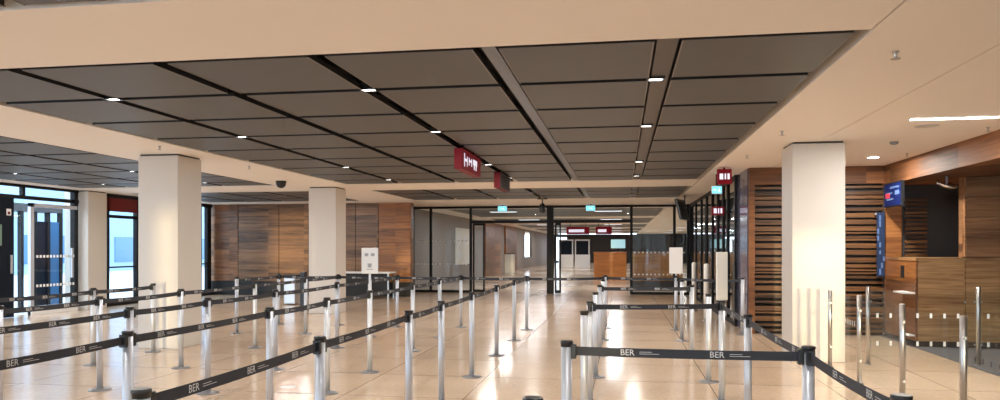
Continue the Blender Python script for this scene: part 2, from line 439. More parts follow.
# outdoors beyond the left glazing
struct(box('ground', (-70, -40, -.14, -13.3, 80, -.04), M['paving']), 'pale paving outside the left windows', 'ground')
bd = tag(empty('office_building', (-34, 30, -.04)), 'blue-grey office building outside the left windows', 'building')
box('wall', (-6, -22, 0, 0, 30, 9), M['facade'], bd)
for k in range(13):
    box('window', (0, -21+k*4, .6, .05, -17.6+k*4, 2.3), M['blueglass'], bd)
lp = tag(empty('glass_lobby', (-15.4, 13.2, -.04)), 'dark framed lobby with lit panels outside the far left glass door', 'lobby')
for y in (0, 1.2, 2.4, 3.6, 4.05, 4.5, 4.95): box('frame_post', (-.05, y-.05, 0, .05, y+.05, 2.7), M['frame'], lp)
box('roof', (-.5, -.1, 2.5, .1, 4.9, 2.7), M['shade'], lp)
box('dark_panel', (-.02, .05, 0, .02, 1.15, 2.5), M['navy'], lp)
box('dark_panel', (-.02, 1.25, 0, .02, 2.35, 1.9), M['shade'], lp)
box('dark_panel', (-.02, 4.1, 0, .02, 4.46, 2.25), M['navy'], lp)
box('dark_panel', (-.02, 4.54, 0, .02, 4.92, 2.25), M['blueglass'], lp)
box('lit_panel', (-.02, 3.0, 2.05, .0, 3.4, 2.3), M['screenc'], lp)

# ------------------------------------------------------------ closing walls and added sun blocker (behind and beside the camera)
def slot_wall():
    """added unseen blocker behind the camera, its gaps cut to shape the low sun"""
    y0, y1 = -20.2, -20.0
    w = []
    x = -24
    slots = [(a, b, t) for a, b, t in SLOTS]
    for a, b, t in sorted(slots):
        w.append((x, y0, 0, a, y1, H+.5)); w.append((a, y0, t, b, y1, H+.5)); x = b
    w.append((x, y0, 0, 22, y1, H+.5))
    return w
SUN = Vector((-.10, 1.0, -.002))      # direction the sunlight travels
def slot(x0, x1, y, ztop):            # opening that lights x0..x1 up to ztop at depth y
    k = y+20.1
    return (x0-SUN.x*k, x1-SUN.x*k, ztop-SUN.z*k)
SLOTS = [slot(2.15, 2.95, 10.2, 1.66), slot(-6.84, -6.49, 9.97, 2.05), slot(-11.1, -9.75, 22.4, 2.5),
         slot(-5.6, -5.25, 10.3, 1.6), slot(-.42, -.18, 6.0, 1.3), slot(-3.15, -2.85, 8.5, 1.1), slot(.8, 1.12, 8.5, .95)]
struct(boxes('wall_sun_blocker', slot_wall(), M['beige']), 'added slotted wall outdoors behind the camera that shapes the sunlight', 'wall')  # added out of view to shape the sun patches and bounce fill light
struct(box('ground', (-24, -20.2, -.14, 22, -8, -.02), M['paving']), 'paving outdoors behind the camera', 'ground')
wbk = struct(empty('window_7', (0,0,0)), 'glazed front behind the camera', 'window')
for x in (-13.1, -8.2, -3.4, 1.5, 7, 11.8): box('mullion', (x-.04, -8.05, 0, x+.04, -7.95, H), M['frame'], wbk)
box('glass_pane', (-13.1, -8.006, 0, 11.8, -7.994, H), M['glass'], wbk)
struct(box('wall_east', (11.9, -8, 0, 12, 24, H), M['beige']))

# ------------------------------------------------------------ hall beyond the glass screen
wf = struct(empty('wall_corridor', (0,0,0)), 'beige corridor wall beyond the glass screen', 'wall')
boxes('plaster', [(-7.4, 24.3, 0, -7.2, 38.3, H), (-7.4, 43.2, 0, -7.2, 45.1, H), (-7.4, 49.9, 0, -7.2, 55, H), (-7.4, 55, 0, -7.2, 59.3, .8),
                  (-7.4, 55, 2.75, -7.2, 59.3, H), (-7.4, 59.3, 0, -7.2, 76, H)], M['corridor'], wf)
boxes('wood_portal', [(-7.4, 38.3, 0, -7.1, 43.2, H), (-7.4, 45.1, 0, -7.1, 49.9, H)], M['portal'], wf)
p = tag(empty('wall_poster', (-7.19, 33, 0)), 'large pale notice board on the corridor wall beyond the glass screen', 'notice board')
box('board', (0, -1.6, .75, .03, 1.9, 2.4), M['cream'], p)
boxes('printed_notice', [(.03, -1.2, 1.6, .034, -.4, 2.1), (.03, .1, 1.6, .034, .9, 2.1), (.03, -1.2, 1.0, .034, -.4, 1.4)], M['board'], p)
struct(boxes('wall_far', [(-7.4, 76, 0, -6.8, 76.3, H), (-6.8, 76, 0, -5.6, 76.3, .2), (-6.8, 76, 2.6, -5.6, 76.3, H), (-5.6, 76, 0, 12, 76.3, H)], M['shade']), 'dark far end wall of the corridor', 'wall')
struct(boxes('ceiling', [(-13.3, 24.3, H, -6.4, 76, H+.15), (1.5, 24.3, H, 12, 76, H+.15)] +
             [(-6.4, y, H, 1.5, y+1.7, H+.15) for y in (24.3, 33, 42, 51, 60, 69)] +
             [(-13.3, 24.2, H+.15, 12, 80, H+.2)], M['white']), 'white ceiling bands of the hall beyond the glass screen', 'ceiling')
cc = struct(empty('ceiling', (0, 0, 0)), 'dark ceiling fields beyond the glass screen', 'ceiling')
for k, y in enumerate((26, 34.7, 43.7, 52.7, 61.7)):
    bm = bmesh.new()
    for j in range(6): bm_box(bm, -6.35, y+.05+j*1.2, H+.02, 1.45, y+1.17+j*1.2, H+.05)
    obj('ceiling_panel', bm, M['panel'], cc)
struct(boxes('wall_side', [(6.5, 24.3, 0, 6.7, 76, H)], M['shade']))
oc = tag(empty('check_counter', (-.55, 35, 0)), 'bright orange wooden counter beyond the open glass doors', 'counter')
box('body', (-.75, 0, 0, .77, .8, 1.27), M['orange'], oc)
box('countertop', (-.78, -.03, 1.27, .80, .83, 1.31), M['orange'], oc)
bc = tag(empty('check_counter', (1.2, 27.6, 0)), 'brown wooden counter behind the glass screen right of the doors', 'counter')
box('body', (-.85, 0, .3, 1.0, .9, 1.32), M['lane'], bc)
box('countertop', (-.87, -.03, 1.32, 1.02, .93, 1.36), M['walnut'], bc)
box('plinth', (-.82, .05, 0, .97, .85, .3), M['shade'], bc)
tv = tag(empty('monitor', (-.17, 35.9, 0)), 'lit pale blue monitor above the orange counter', 'monitor')
box('stand', (-.05, 0, 0, .05, .05, 1.5), M['plastic'], tv)
box('housing', (-.37, -.03, 1.46, .37, .0, 1.94), M['plastic'], tv)
box('screen', (-.34, -.036, 1.49, .34, -.03, 1.91), M['screenc'], tv)
for k, (x, y, w, lab) in enumerate(((-2.45, 42, 1.3, 'red hanging sign beyond the doors, left of its pair'), (-1.0, 42, .9, 'red hanging sign beyond the doors, right of its pair'))):
    s = tag(empty('hanging_sign', (x, y, H)), lab, 'sign', 'red signs hanging beyond the glass doors')
    box('panel', (-w/2, 0, -.62, w/2, .1, -.2), M['redglow'], s)
    box('symbols', (-w/2+.12, -.006, -.5, w/2-.3, -.001, -.34), M['whiteglow'], s)
    for dx in (-w/3, w/3): box('hanger', (dx-.015, .03, -.2, dx+.015, .06, .0), M['frame'], s)
for k, (x, lab) in enumerate(((-4.2, 'white check booth with dark window at far end, left'), (-2.95, 'white check booth with dark window at far end, right'))):
    b = tag(empty('check_booth', (x, 56, 0)), lab, 'booth', 'white booths at the far end')
    box('body', (-.55, 0, 0, .55, .9, 1.0), M['board'], b)
    boxes('frame', [(-.55, 0, 1.0, -.47, .08, 2.1), (.47, 0, 1.0, .55, .08, 2.1), (-.55, 0, 2.05, .55, .9, 2.15)], M['board'], b)
    box('window', (-.47, .02, 1.0, .47, .05, 2.05), M['navy'], b)
wbin = tag(empty('ticket_gate_post', (-6.2, 41.0, 0)), 'short steel post standing by the wooden portals beyond the glass', 'post')
box('body', (-.3, -.15, 0, .25, .15, 1.15), M['bin'], wbin)
box('top', (-.31, -.16, 1.15, .26, .16, 1.19), M['plastic'], wbin)

# shop interior behind the right glazing
sw = struct(empty('wall_shop', (0,0,0)), 'dark shop interior behind the right glazing', 'wall')
box('back', (6.3, 14.6, 0, 6.4, 24.1, H), M['shade'], sw)
sh = tag(empty('shop_counter', (3.4, 17, 0)), 'brown wooden counter inside the dark shop behind the right glazing', 'counter')
box('body', (-.2, -1.8, 0, .5, 6.0, 1.25), M['walnut'], sh); box('countertop', (-.23, -1.83, 1.25, .53, 6.03, 1.3), M['counter'], sh)
rr = random.Random(5)
for k, (y, z, lab) in enumerate(((15.6, 2.2, 'lit pale panel high in the dark shop, nearest the slatted block'), (18.2, 2.05, 'lit pale panel in the middle of the dark shop'), (21.0, 2.1, 'lit pale panel deepest in the dark shop'))):
    t = tag(empty('menu_screen', (6.24, y, 0)), lab, 'screen', 'lit panels in the shop')
    box('housing', (-.03, -.5, z-.25, .05, .5, z+.25), M['plastic'], t); box('screen', (-.036, -.45, z-.2, -.03, .45, z+.2), M['screenc'], t)

# ------------------------------------------------------------ belt posts
def post_master():
    r = empty('belt_post')
    bm = bmesh.new(); bm_lathe(bm, [(.0305, .006), (.0305, .965)], 24); obj('pole', bm, M['alu'], r)
    bm = bmesh.new(); bm_lathe(bm, [(.112, 0), (.112, .005), (.100, .011), (.045, .013), (.034, .03)], 32); obj('base', bm, M['basegrey'], r)
    bm = bmesh.new(); bm_lathe(bm, [(.0325, .957), (.033, .974), (.036, .977), (.036, .986), (.030, .990)], 24); obj('cap', bm, M['plastic'], r)
    return r
PM = post_master()
first_used = [False]
def cassette_bm():
    bm = bmesh.new(); bm_box(bm, .024, -.022, .893, .054, .022, .972); return bm
cas_mesh = None
posts = {}
def add_post(key, x, y, label, group):
    global cas_mesh
    if not first_used[0]: r = PM; first_used[0] = True
    else: r = copy_tree(PM)
    r.location = (x, y, 0); tag(r, label, 'belt post', group)
    posts[key] = (r, x, y)
    return r
def add_cassette(r, ang):
    global cas_mesh
    if cas_mesh is None:
        o = obj('belt_cassette', cassette_bm(), M['plastic'], r, .004); cas_mesh = o.data
    else:
        o = bpy.data.objects.new('belt_cassette', cas_mesh); C.objects.link(o); o.parent = r
        bv = o.modifiers.new('bevel', 'BEVEL'); bv.width = .004; bv.segments = 2
    o.rotation_euler = (0, 0, ang)

ORD = ['nearest', 'second', 'third', 'fourth', 'fifth', 'sixth', 'seventh', 'eighth', 'ninth']
ROWS = {
 'A': (-1.72, [2.42, 4.02, 5.82, 6.92, 8.38, 10.1, 11.8, 13.4], 0, 'first row of silver posts left of the open aisle'),
 'B': (-3.0, [2.42, 4.09, 5.94, 7.19, 8.5, 10.35, 11.95, 13.6], 1, 'second row of silver posts left of the open aisle'),
 'C': (-4.22, [4.1, 5.78, 7.0, 8.5, 10.5, 11.95, 13.5], 1, 'third row of silver posts left of the open aisle'),
 'D': (-5.44, [4.1, 5.7, 6.97, 8.42, 10.3, 12.1, 13.6], 1, 'fourth row of silver posts left of the open aisle'),
 'E': (-6.68, [5.3, 6.84, 8.44, 9.66, 12.0, 13.6], 1, 'outermost left row of silver posts'),
 'F': (-.30, [2.5, 4.06, 6.0, 7.1, 8.6, 10.3, 12.1, 13.9], 0, 'row of silver posts on the right edge of the open aisle'),
 'G': (.96, [2.75, 4.04, 5.9, 7.4, 8.5, 10.5, 12.2, 13.8], 0, 'rightmost row of silver posts before the glass railing'),
}
WHERE = {'A': 'first row left of the aisle', 'B': 'second row left of the aisle', 'C': 'third row left of the aisle',
         'D': 'fourth row left of the aisle', 'E': 'outermost left row', 'F': 'row along the aisle on its right',
         'G': 'rightmost row by the glass railing'}
NOTE = {('A', 0): 'silver belt post of which only the black cap shows, bottom left', ('B', 4): None}
for k, (x, ys, off, grp) in ROWS.items():
    for i, y in enumerate(ys):
        n = i-off
        if n < 0: lab = 'silver belt post just outside the left edge, %s' % WHERE[k]
        else: lab = 'silver belt post, %s in the %s' % (ORD[n], WHERE[k])
        if (k, i) in (('F', 0), ('G', 0), ('A', 0)):
            lab = {'F': 'silver post cut off by the lower edge mid picture, only its black cap showing',
                   'G': 'silver post cut off by the lower edge at right, black cap holding the slanting belt',
                   'A': 'silver post cut off by the lower edge at left, black cap holding the long belt'}[k]
        if (k, i) == ('F', 1): lab = 'silver belt post at the left end of the nearest lettered belt across the right lane'
        if (k, i) == ('G', 1): lab = 'silver belt post at the right end of the nearest lettered belt across the right lane'
        if (k, i) == ('B', 4): lab = 'silver belt post carrying a small white notice before the wooden wall'
        if (k, i) == ('G', 7): lab = 'silver belt post carrying a white board before the glass screen'
        if (k, i) == ('G', 3): lab = 'silver belt post carrying a tall narrow cream sign in the rightmost row'
        xx = x + {('E', 3): -.0, ('G', 7): .02, ('C', 5): .0}.get((k, i), 0)
        add_post((k, i), xx, y, lab, grp)
add_post(('W', 0), 2.06, 13.2, 'silver belt post standing against the left edge of the slatted wall', 'posts at the far ends')

# signs on posts
def sign_on(key, w, z0, z1, rz, mat, stem=True, marks=True):
    r, x, y = posts[key]
    h = box('sign_board', (-w/2, -.012, z0, w/2, .012, z1), M[mat], r, .004); h.rotation_euler = (0, 0, rz)
    if stem: s = box('sign_stem', (-.012, -.008, .985, .012, .008, z0+.02), M['alu'], r)
    if marks:
        cz = (z0+z1)/2; hh = z1-z0
        n = boxes('printed_notice', [(-w*.3, -.0135, cz+hh*.18, -w*.08, -.0122, cz+hh*.30), (w*.08, -.0135, cz+hh*.18, w*.3, -.0122, cz+hh*.30),
                  (-w*.12, -.0135, cz-hh*.26, w*.12, -.0122, cz-hh*.10), (-w*.2, -.0135, cz-hh*.34, w*.2, -.0122, cz-hh*.31)], M['symbolgrey'], h)
sign_on(('B', 4), .20, 1.19, 1.50, .1, 'board')
sign_on(('G', 7), .24, 1.03, 1.51, .1, 'board', marks=False)
sign_on(('G', 3), .11, .992, 1.46, .25, 'cream', stem=False, marks=False)

# belts
ber = text_mesh('BER', .046)
small_rects = [(.065, .004, .13, .0065), (.065, -.006, .17, -.0035)]
def belt(a, b, label, group, sag=.012, lettered=True):
    ra, xa, ya = posts[a]; rb, xb, yb = posts[b]
    P, Q = Vector((xa, ya, 0)), Vector((xb, yb, 0)); d = (Q-P); Lg = d.length; d.normalize()
    ang = math.atan2(d.y, d.x)
    add_cassette(ra, ang); add_cassette(rb, ang+PI)
    n = Vector((-d.y, d.x, 0))
    s0, s1 = .05, Lg-.05
    root = empty('barrier_belt', (xa, ya, 0), ang)
    tag(root, label, 'barrier belt', group)
    bm = bmesh.new(); K = 14; rows = []
    zc = .934
    def zz(t): return zc-sag*4*t*(1-t)
    for k in range(K+1):
        t = k/K; s = s0+(s1-s0)*t; z = zz(t)
        rows.append([bm.verts.new((s, e, z+h)) for e, h in ((-.0012, -.0245), (.0012, -.0245), (.0012, .0245), (-.0012, .0245))])
    for u, v in zip(rows, rows[1:]):
        for q in range(4): bm.faces.new((u[q], u[(q+1) % 4], v[(q+1) % 4], v[q]))
    bm.faces.new(rows[0]); bm.faces.new(rows[-1][::-1])
    obj('webbing', bm, M['belt'], root)
    if lettered:
        bm = bmesh.new(); s = s0+.28
        tm = text_verts
        while s < s1-.2:
            t = (s-s0)/(s1-s0); z = zz(t)
            for side in (-1, 1):
                vs = [bm.verts.new((s+(-side)*vx, side*.0018, z+vy)) for vx, vy in tm[0]]
                for f in tm[1]:
                    try: bm.faces.new([vs[i] for i in f])
                    except ValueError: pass
                for (u0, v0, u1, v1) in small_rects:
                    q = [bm.verts.new((s+(-side)*u, side*.0018, z+v)) for u, v in ((u0, v0), (u1, v0), (u1, v1), (u0, v1))]
                    bm.faces.new(q)
            s += .47
        obj('printed_lettering', bm, M['print'], root)
# flat glyph outline of the lettering (front faces only)
fm = [f for f in ber.polygons if f.normal.z > .5]
idx = {}
tv_, tf_ = [], []
for f in fm:
    ids = []
    for v in f.vertices:
        if v not in idx: idx[v] = len(tv_); tv_.append((ber.vertices[v].co.x, ber.vertices[v].co.y))
        ids.append(idx[v])
    tf_.append(ids)
text_verts = ([(-x if False else x, y) for x, y in tv_], tf_)
# side -1 is seen from -n; glyph x must run to the viewer's right there
PAIR = ['nearest two', 'second and third', 'third and fourth', 'fourth and fifth', 'fifth and sixth', 'sixth and seventh', 'seventh and eighth']
for k, (x, ys, off, grp) in ROWS.items():
    if k in 'FG': continue
    for i in range(len(ys)-1):
        if k == 'E' and i == 3: continue
        n = i-off
        if n < 0: lab = 'black lettered belt running off the left edge from the %s' % WHERE[k]
        else: lab = 'lettered belt joining the %s posts, %s' % (PAIR[n], WHERE[k])
        belt((k, i), (k, i+1), lab, 'belts along the %s' % WHERE[k], sag=.006+.006*random.random())
for i in range(3):
    belt(('G', i), ('G', i+1), 'black belt joining the %s posts, %s' % (PAIR[i], WHERE['G']), 'belts along the rightmost row')
belt(('F', 2), ('F', 3), 'short black belt, third to fourth post, %s' % WHERE['F'], 'belts along the aisle edge')
for i, j, nm in ((1, 1, 'nearest wide black belt lettered in white across the right lane'), (3, 3, 'second black belt across the right lane'),
                 (5, 5, 'third black belt across the right lane'), (7, 7, 'farthest black belt across the right lane')):
    belt(('F', i), ('G', j), nm, 'belts across the right lane', sag=.004)
far = [('E', 5), ('D', 6), ('C', 6), ('B', 7), ('A', 7), ('F', 7)]
nm = ['outermost two left rows', 'fourth and third left rows', 'third and second left rows', 'second and first left rows', 'first left row and the row right of the aisle']
for (a, b), n in zip(zip(far, far[1:]), nm):
    belt(a, b, 'far cross belt between the %s' % n, 'cross belts at the far end')
belt(('G', 7), ('W', 0), 'far cross belt reaching to the post by the slatted wall', 'cross belts at the far end')

# ------------------------------------------------------------ glass railing at right
grail = [(9.8, 'farthest', .97), (8.64, 'second farthest', .98), (7.38, 'third farthest', .98), (6.14, 'fourth farthest', .98), (4.9, 'nearest', .98)]
def rail_post(x, y, h, label, group):
    r = tag(empty('railing_post', (x, y, 0)), label, 'railing post', group)
    bm = bmesh.new(); bm_lathe(bm, [(.026, 0), (.026, h-.004), (.022, h)], 20); obj('pole', bm, M['chrome'], r)
    bm = bmesh.new(); bm_lathe(bm, [(.045, 0.0), (.045, .010), (.040, .012)], 20); obj('floor_flange', bm, M['chrome'], r)
    return r
L0 = {0: 'brushed steel railing post standing in front of the right column', 1: 'brushed steel railing post between the column and the slatted wall gap',
      2: 'thick brushed steel railing post before the wooden counter, left of centre', 3: 'nearest brushed steel railing post before the counter, cut by the lower edge',
      4: 'brushed steel railing post just outside the right edge'}
for i, (y, nme, h) in enumerate(grail): rail_post(2.585, y, h, L0[i], 'steel posts of the railing along the lane')
def pane(x0, y0, x1, y1, label, group, z0=.1, z1=.95, dots=((.60, .12, 'dots'), (.25, .15, 'dots')), gap=.04):
    P, Q = Vector((x0, y0, 0)), Vector((x1, y1, 0)); d = Q-P; Lg = d.length
    r = tag(empty('glass_barrier', P, math.atan2(d.y, d.x)), label, 'glass barrier', group)
    box('glass_sheet', (gap, -.005, z0, Lg-gap, .005, z1), M['glassb'], r)
    bm = bmesh.new()
    for z in (.25, .8):
        for s in (gap-.018, Lg-gap-.012): bm_box(bm, s, -.009, z, s+.02, .009, z+.025)
    obj('clamp', bm, M['chrome'], r)
    for z, st, m in dots:
        bm = bmesh.new(); s = gap+.06
        while s < Lg-gap-.06: bm_box(bm, s, -.0075, z, s+(.012 if st < .1 else .03), -.0055, z+.06); s += st
        obj('frosted_dots', bm, M[m], r)
    return r
nmz = ['farthest', 'second', 'third', 'nearest']
for i in range(4):
    pane(2.585, grail[i][0], 2.585, grail[i+1][0], ['clear glass panel of the railing right in front of the right column', 'clear glass railing panel between the second and third steel posts',
         'clear glass railing panel before the wooden counter', 'clear glass railing panel at the lower right corner'][i], 'glass panels along the lane', dots=((.62, .07, 'dots'),) if i == 0 else ())
rail_post(3.14, 10.15, 1.0, 'steel post at the left end of the cross railing before the slatted wall', 'steel posts of the cross railing')
rail_post(4.49, 10.25, 1.0, 'steel post of the cross railing in front of the counter, at right', 'steel posts of the cross railing')
rail_post(5.9, 10.3, 1.0, 'steel post of the cross railing just outside the right edge', 'steel posts of the cross railing')
pane(3.14, 10.15, 4.49, 10.25, 'clear glass panel with rows of white dots before the counter', 'glass panels of the cross railing', dots=((.60, .165, 'dots'), (.24, .165, 'dots')))
pane(4.49, 10.25, 5.9, 10.3, 'clear glass panel with white dots at the right edge before the counter', 'glass panels of the cross railing', dots=((.60, .165, 'dots'), (.24, .165, 'dots')))
pane(3.14, 10.1, 3.25, 9.2, 'open clear glass gate leaf between the column and the counter', None, z1=.98, dots=())
pane(4.30, 10.2, 4.30, 6.5, 'low clear glass panel with dark marks along the carpet edge', None, z0=.05, z1=.95, dots=((.10, .2, 'darkdots'),))

# ------------------------------------------------------------ bins, bollards and small floor things
b = tag(empty('waste_bin', (-8.66, 18.4, 0)), 'pale steel waste bin standing left of the second column', 'bin')
bm = bmesh.new()
bm_box(bm, -.16, -.16, .02, .16, .16, .74); obj('body', bm, M['bin'], b, .02)
box('lid', (-.17, -.17, .74, .17, .17, .79), M['plastic'], b, .01)
b = tag(empty('black_stand', (-7.47, 16.5, 0)), 'slim black stand beside the left side of the second column', 'stand')
box('body', (-.06, -.08, 0.02, .06, .08, .93), M['plastic'], b, .01); box('foot', (-.1, -.12, 0, .1, .12, .02), M['plastic'], b)
for x, y, z, lab in ((1.7, 18.0, 1.16, 'slim pale bollard before the glass screen, left of its pair'), (1.72, 15.6, 1.18, 'slim pale bollard before the right glazing, right of its pair')):
    b = tag(empty('slim_bollard', (x, y, 0)), lab, 'bollard', 'slim pale bollards')
    bm = bmesh.new(); bm_lathe(bm, [(.055, .0), (.055, z-.02), (.03, z)], 16); obj('body', bm, M['cream'], b)
    bm = bmesh.new(); bm_lathe(bm, [(.09, .0), (.09, .01), (.08, .014)], 20); obj('foot', bm, M['chrome'], b)
bm = bmesh.new(); bm_lathe(bm, [(.085, .0), (.085, .0012)], 28)  # thin pale disc lying flat on the floor
o = obj('floor_disc', bm, M['board']); o.location = (-3.55, 7.45, 0.0005); tag(o, 'small round white disc on the floor between the belts', 'sticker')

tb = tag(empty('long_table', (-7.55, 21.0, 0)), 'long table with pale top and dark front before the wooden wall', 'table')
box('tabletop', (-.86, -.3, .75, .86, .35, .79), M['board'], tb)
box('front_panel', (-.80, -.22, .08, .80, -.19, .75), M['black'], tb)
for x in (-.8, .76):
    for y in (-.24, .28): box('leg', (x, y, 0, x+.04, y+.04, .75), M['chrome'], tb)
# ------------------------------------------------------------ ceiling fittings
def downlight(x, y, label, group, energy=7, wide=True):
    r = tag(empty('downlight', (x, y, H)), label, 'ceiling lamp', group)
    boxes('housing', [(-.075, -.05, .0, -.06, .05, .08), (.06, -.05, .0, .075, .05, .08), (-.06, -.05, .0, .06, -.04, .08), (-.06, .04, .0, .06, .05, .08)], M['plastic'], r)
    box('lens', (-.052, -.03, .006, .052, .035, .03), M['lamp'], r)
    l = bpy.data.lights.new('downlight_lamp', 'AREA'); l.shape = 'RECTANGLE'; l.size = .12; l.size_y = .09
    l.energy = energy; l.color = (1.0, .93, .86)
    lo = bpy.data.objects.new('downlight_lamp', l); C.objects.link(lo); lo.parent = r; lo.location = (0, 0, -.01)
    return r
YL = [6.26, 8.64, 12.19, 14.57]
EN = 11
G = [('the wide brown groove left of the right ceiling edge', .28), ('the groove over the red hanging signs', -2.22), ('the groove over the middle left belts', -4.74)]
on = ['nearest', 'second', 'third', 'farthest']
for gname, x in G:
    for i, y in enumerate(YL): downlight(x, y, '%s ceiling lamp in %s' % (on[i], gname), 'ceiling lamps in the middle recess', EN)
for x, gn in ((-8.86, 'near the big column'), (-11.29, 'near the left glazing')):
    for i, y in enumerate(YL): downlight(x, y, '%s ceiling lamp of the left recess, line %s' % (on[i], gn), 'ceiling lamps in the left recess', EN)
for x, w in ((-8.86, 'leftmost'), (-3.47, 'left middle'), (-2.22, 'right middle'), (.28, 'rightmost')):
    for y, q in ((18.37, 'near'), (19.63, 'far')):
        if x == -2.22 and q == 'far': continue
        downlight(x, y, '%s lamp of the %s line in the far ceiling recess' % (q, w), 'ceiling lamps in the far recess', EN)
for x in (-8.86, -3.47, .28):
    for y in (-5.5, -2.5, .27, 2.6): downlight(x, y, 'ceiling lamp outside the picture above the camera', 'ceiling lamps above the camera', EN)

ll = tag(empty('linear_lamp', (3.53, 8.6, H)), 'long bright strip lamp in the white ceiling at right', 'ceiling lamp')
box('housing', (-.45, -.05, -.004, .45, .05, .01), M['board'], ll)
box('lens', (-.43, -.03, -.012, .43, .035, -.004), M['lamp'], ll)
l = bpy.data.lights.new('strip', 'AREA'); l.shape = 'RECTANGLE'; l.size = .9; l.size_y = .06; l.energy = 40; l.color = (1, .95, .88)
lo = bpy.data.objects.new('strip', l); C.objects.link(lo); lo.parent = ll; lo.location = (0, 0, -.02)
rl = tag(empty('round_lamp', (3.82, 12.1, H)), 'small round lamp in the white ceiling before the slatted wall', 'ceiling lamp')
bm = bmesh.new(); bm_lathe(bm, [(.09, -.008), (.095, .01)], 28); obj('ring', bm, M['board'], rl)
bm = bmesh.new(); bm_lathe(bm, [(.075, -.014), (.08, -.008)], 28); obj('lens', bm, M['lamp'], rl)
l = bpy.data.lights.new('round', 'AREA'); l.shape = 'DISK'; l.size = .18; l.energy = 30; l.color = (1, .93, .84)
lo = bpy.data.objects.new('round', l); C.objects.link(lo); lo.parent = rl; lo.location = (0, 0, -.03)
# daylight-white lamps of the hall beyond
for i, y in enumerate((28, 36, 44, 52, 60, 68)):
    for x in (-4.5, -.5, 4.2):
        l = bpy.data.lights.new('hall_lamp', 'AREA'); l.shape = 'RECTANGLE'; l.size = 1.0; l.size_y = .3; l.energy = 34 if (x, y) != (-.5, 28) else 40; l.color = (.95, .97, 1)
        r = tag(empty('hall_lamp', (x, y, H)), '%s %s ceiling lamp of the hall beyond the glass screen' % (ORD[i], {-4.5: 'left', -.5: 'middle', 4.2: 'right'}[x]), 'ceiling lamp', 'lamps of the far hall')
        box('housing', (-.52, -.17, -.012, .52, .17, .01), M['board'], r)
        box('lens', (-.5, -.15, -.018, .5, .15, -.012), M['softlamp'], r)
        lo = bpy.data.objects.new('hall_lamp_light', l); C.objects.link(lo); lo.parent = r; lo.location = (0, 0, -.025)
for i, y in enumerate((16.5, 19.5, 22.5)):
    r = tag(empty('hall_lamp', (4.2, y, H)), 'ceiling lamp inside the dark shop, number %s from the slatted block' % ('one', 'two', 'three')[i], 'ceiling lamp', 'lamps of the shop')
    box('housing', (-.12, -.12, -.012, .12, .12, .0), M['board'], r)
    box('lens', (-.1, -.1, -.018, .1, .1, -.012), M['lamp'], r)

def sprinkler(x, y, label):
    r = tag(empty('sprinkler', (x, y, H)), label, 'sprinkler', 'sprinklers in the white ceiling')
    bm = bmesh.new(); bm_lathe(bm, [(.008, -.05), (.012, -.03), (.012, -.008), (.022, -.006), (.022, .01)], 14); obj('body', bm, M['chrome'], r)
    bm = bmesh.new(); bm_lathe(bm, [(.032, -.055), (.032, -.052)], 14); obj('deflector', bm, M['chrome'], r)
def at_ceiling(px, py):
    u = (px-500)/735; D = 1.4*735/(248-py); s, c = .1633, .98657
    return D*(-s+c*u), D*(c+s*u)
for px, py, lab in ((895.6, 51.5, 'sprinkler nearest the camera in the white ceiling at right'), (782, 131, 'sprinkler in the white ceiling left above the right column'),
                    (747, 155, 'small sprinkler before the red sign on the right'), (988, 127, 'sprinkler at the right edge beside the wooden bulkhead'),
                    (907, 153, 'sprinkler between the round lamp and the bulkhead'), (159.5, 146, 'sprinkler above the big left column'), (249, 166, 'sprinkler on the band between the two left columns')):
    sprinkler(*at_ceiling(px, py), lab)
x, y = at_ceiling(894, 142)
sp = tag(empty('smoke_detector', (x, y, H)), 'small round detector near the round ceiling lamp', 'detector')
bm = bmesh.new(); bm_lathe(bm, [(.03, -.035), (.05, -.02), (.055, 0)], 20); obj('body', bm, M['printg'], sp)
x, y = at_ceiling(907+20, 126)
sp = tag(empty('access_hatch', (x, y, H)), 'thin pale hatch disc in the ceiling below the strip lamp', 'hatch')
bm = bmesh.new(); bm_lathe(bm, [(.13, -.002), (.13, .01)], 28); obj('plate', bm, M['column'], sp)
x, y = at_ceiling(281, 181)
cd = tag(empty('dome_camera', (x, y, H)), 'black dome camera on the white ceiling band above the belts', 'camera')
bm = bmesh.new(); bm_lathe(bm, [(.02, -.15), (.07, -.13), (.10, -.08), (.105, -.03), (.11, -.025), (.11, 0)], 24); obj('dome', bm, M['plastic'], cd)

# hanging red signs
def red_sign(y0, y1, label, symbols):
    r = tag(empty('hanging_sign', (-2.2, (y0+y1)/2, H)), label, 'sign', 'red signs hanging over the aisle')
    L2 = (y1-y0)/2
    box('box', (-.07, -L2, -.31, .045, L2, -.03), M['redglow'] if symbols else M['red'], r, .006)
    box('side_panel', (.045, -L2-.002, -.312, .05, L2+.002, -.028), M['redglow'] if symbols else M['darkside'], r)
    for dy in (-L2*.6, L2*.6): box('hanger', (-.02, dy-.01, -.03, 0, dy+.01, .05), M['frame'], r)
    if symbols:
        X = .0505
        bm = bmesh.new()
        def R(a, b, z0, z1): bm_box(bm, X, a, z0, X+.002, b, z1)
        R(-.55, -.50, -.27, -.08); R(-.50, -.36, -.19, -.15); R(-.36, -.32, -.25, -.11)   # bed-like bar and arrow shapes
        R(-.24, -.19, -.22, -.11); R(-.19, -.06, -.17, -.14); R(-.06, -.01, -.22, -.11)
        R(.07, .36, -.18, -.10); R(.12, .18, -.25, -.18); R(.26, .32, -.25, -.18)
        obj('white_symbols', bm, M['whiteglow'], r)
    else:
        bm = bmesh.new(); bm_box(bm, -.045, -L2-.004, -.25, .015, -L2-.001, -.10); obj('white_symbols', bm, M['red'], r)
red_sign(9.85, 11.15, 'red hanging sign with white symbols under the ceiling, nearer one', True)
red_sign(13.05, 14.15, 'dark-sided red hanging sign behind the sign with symbols', False)

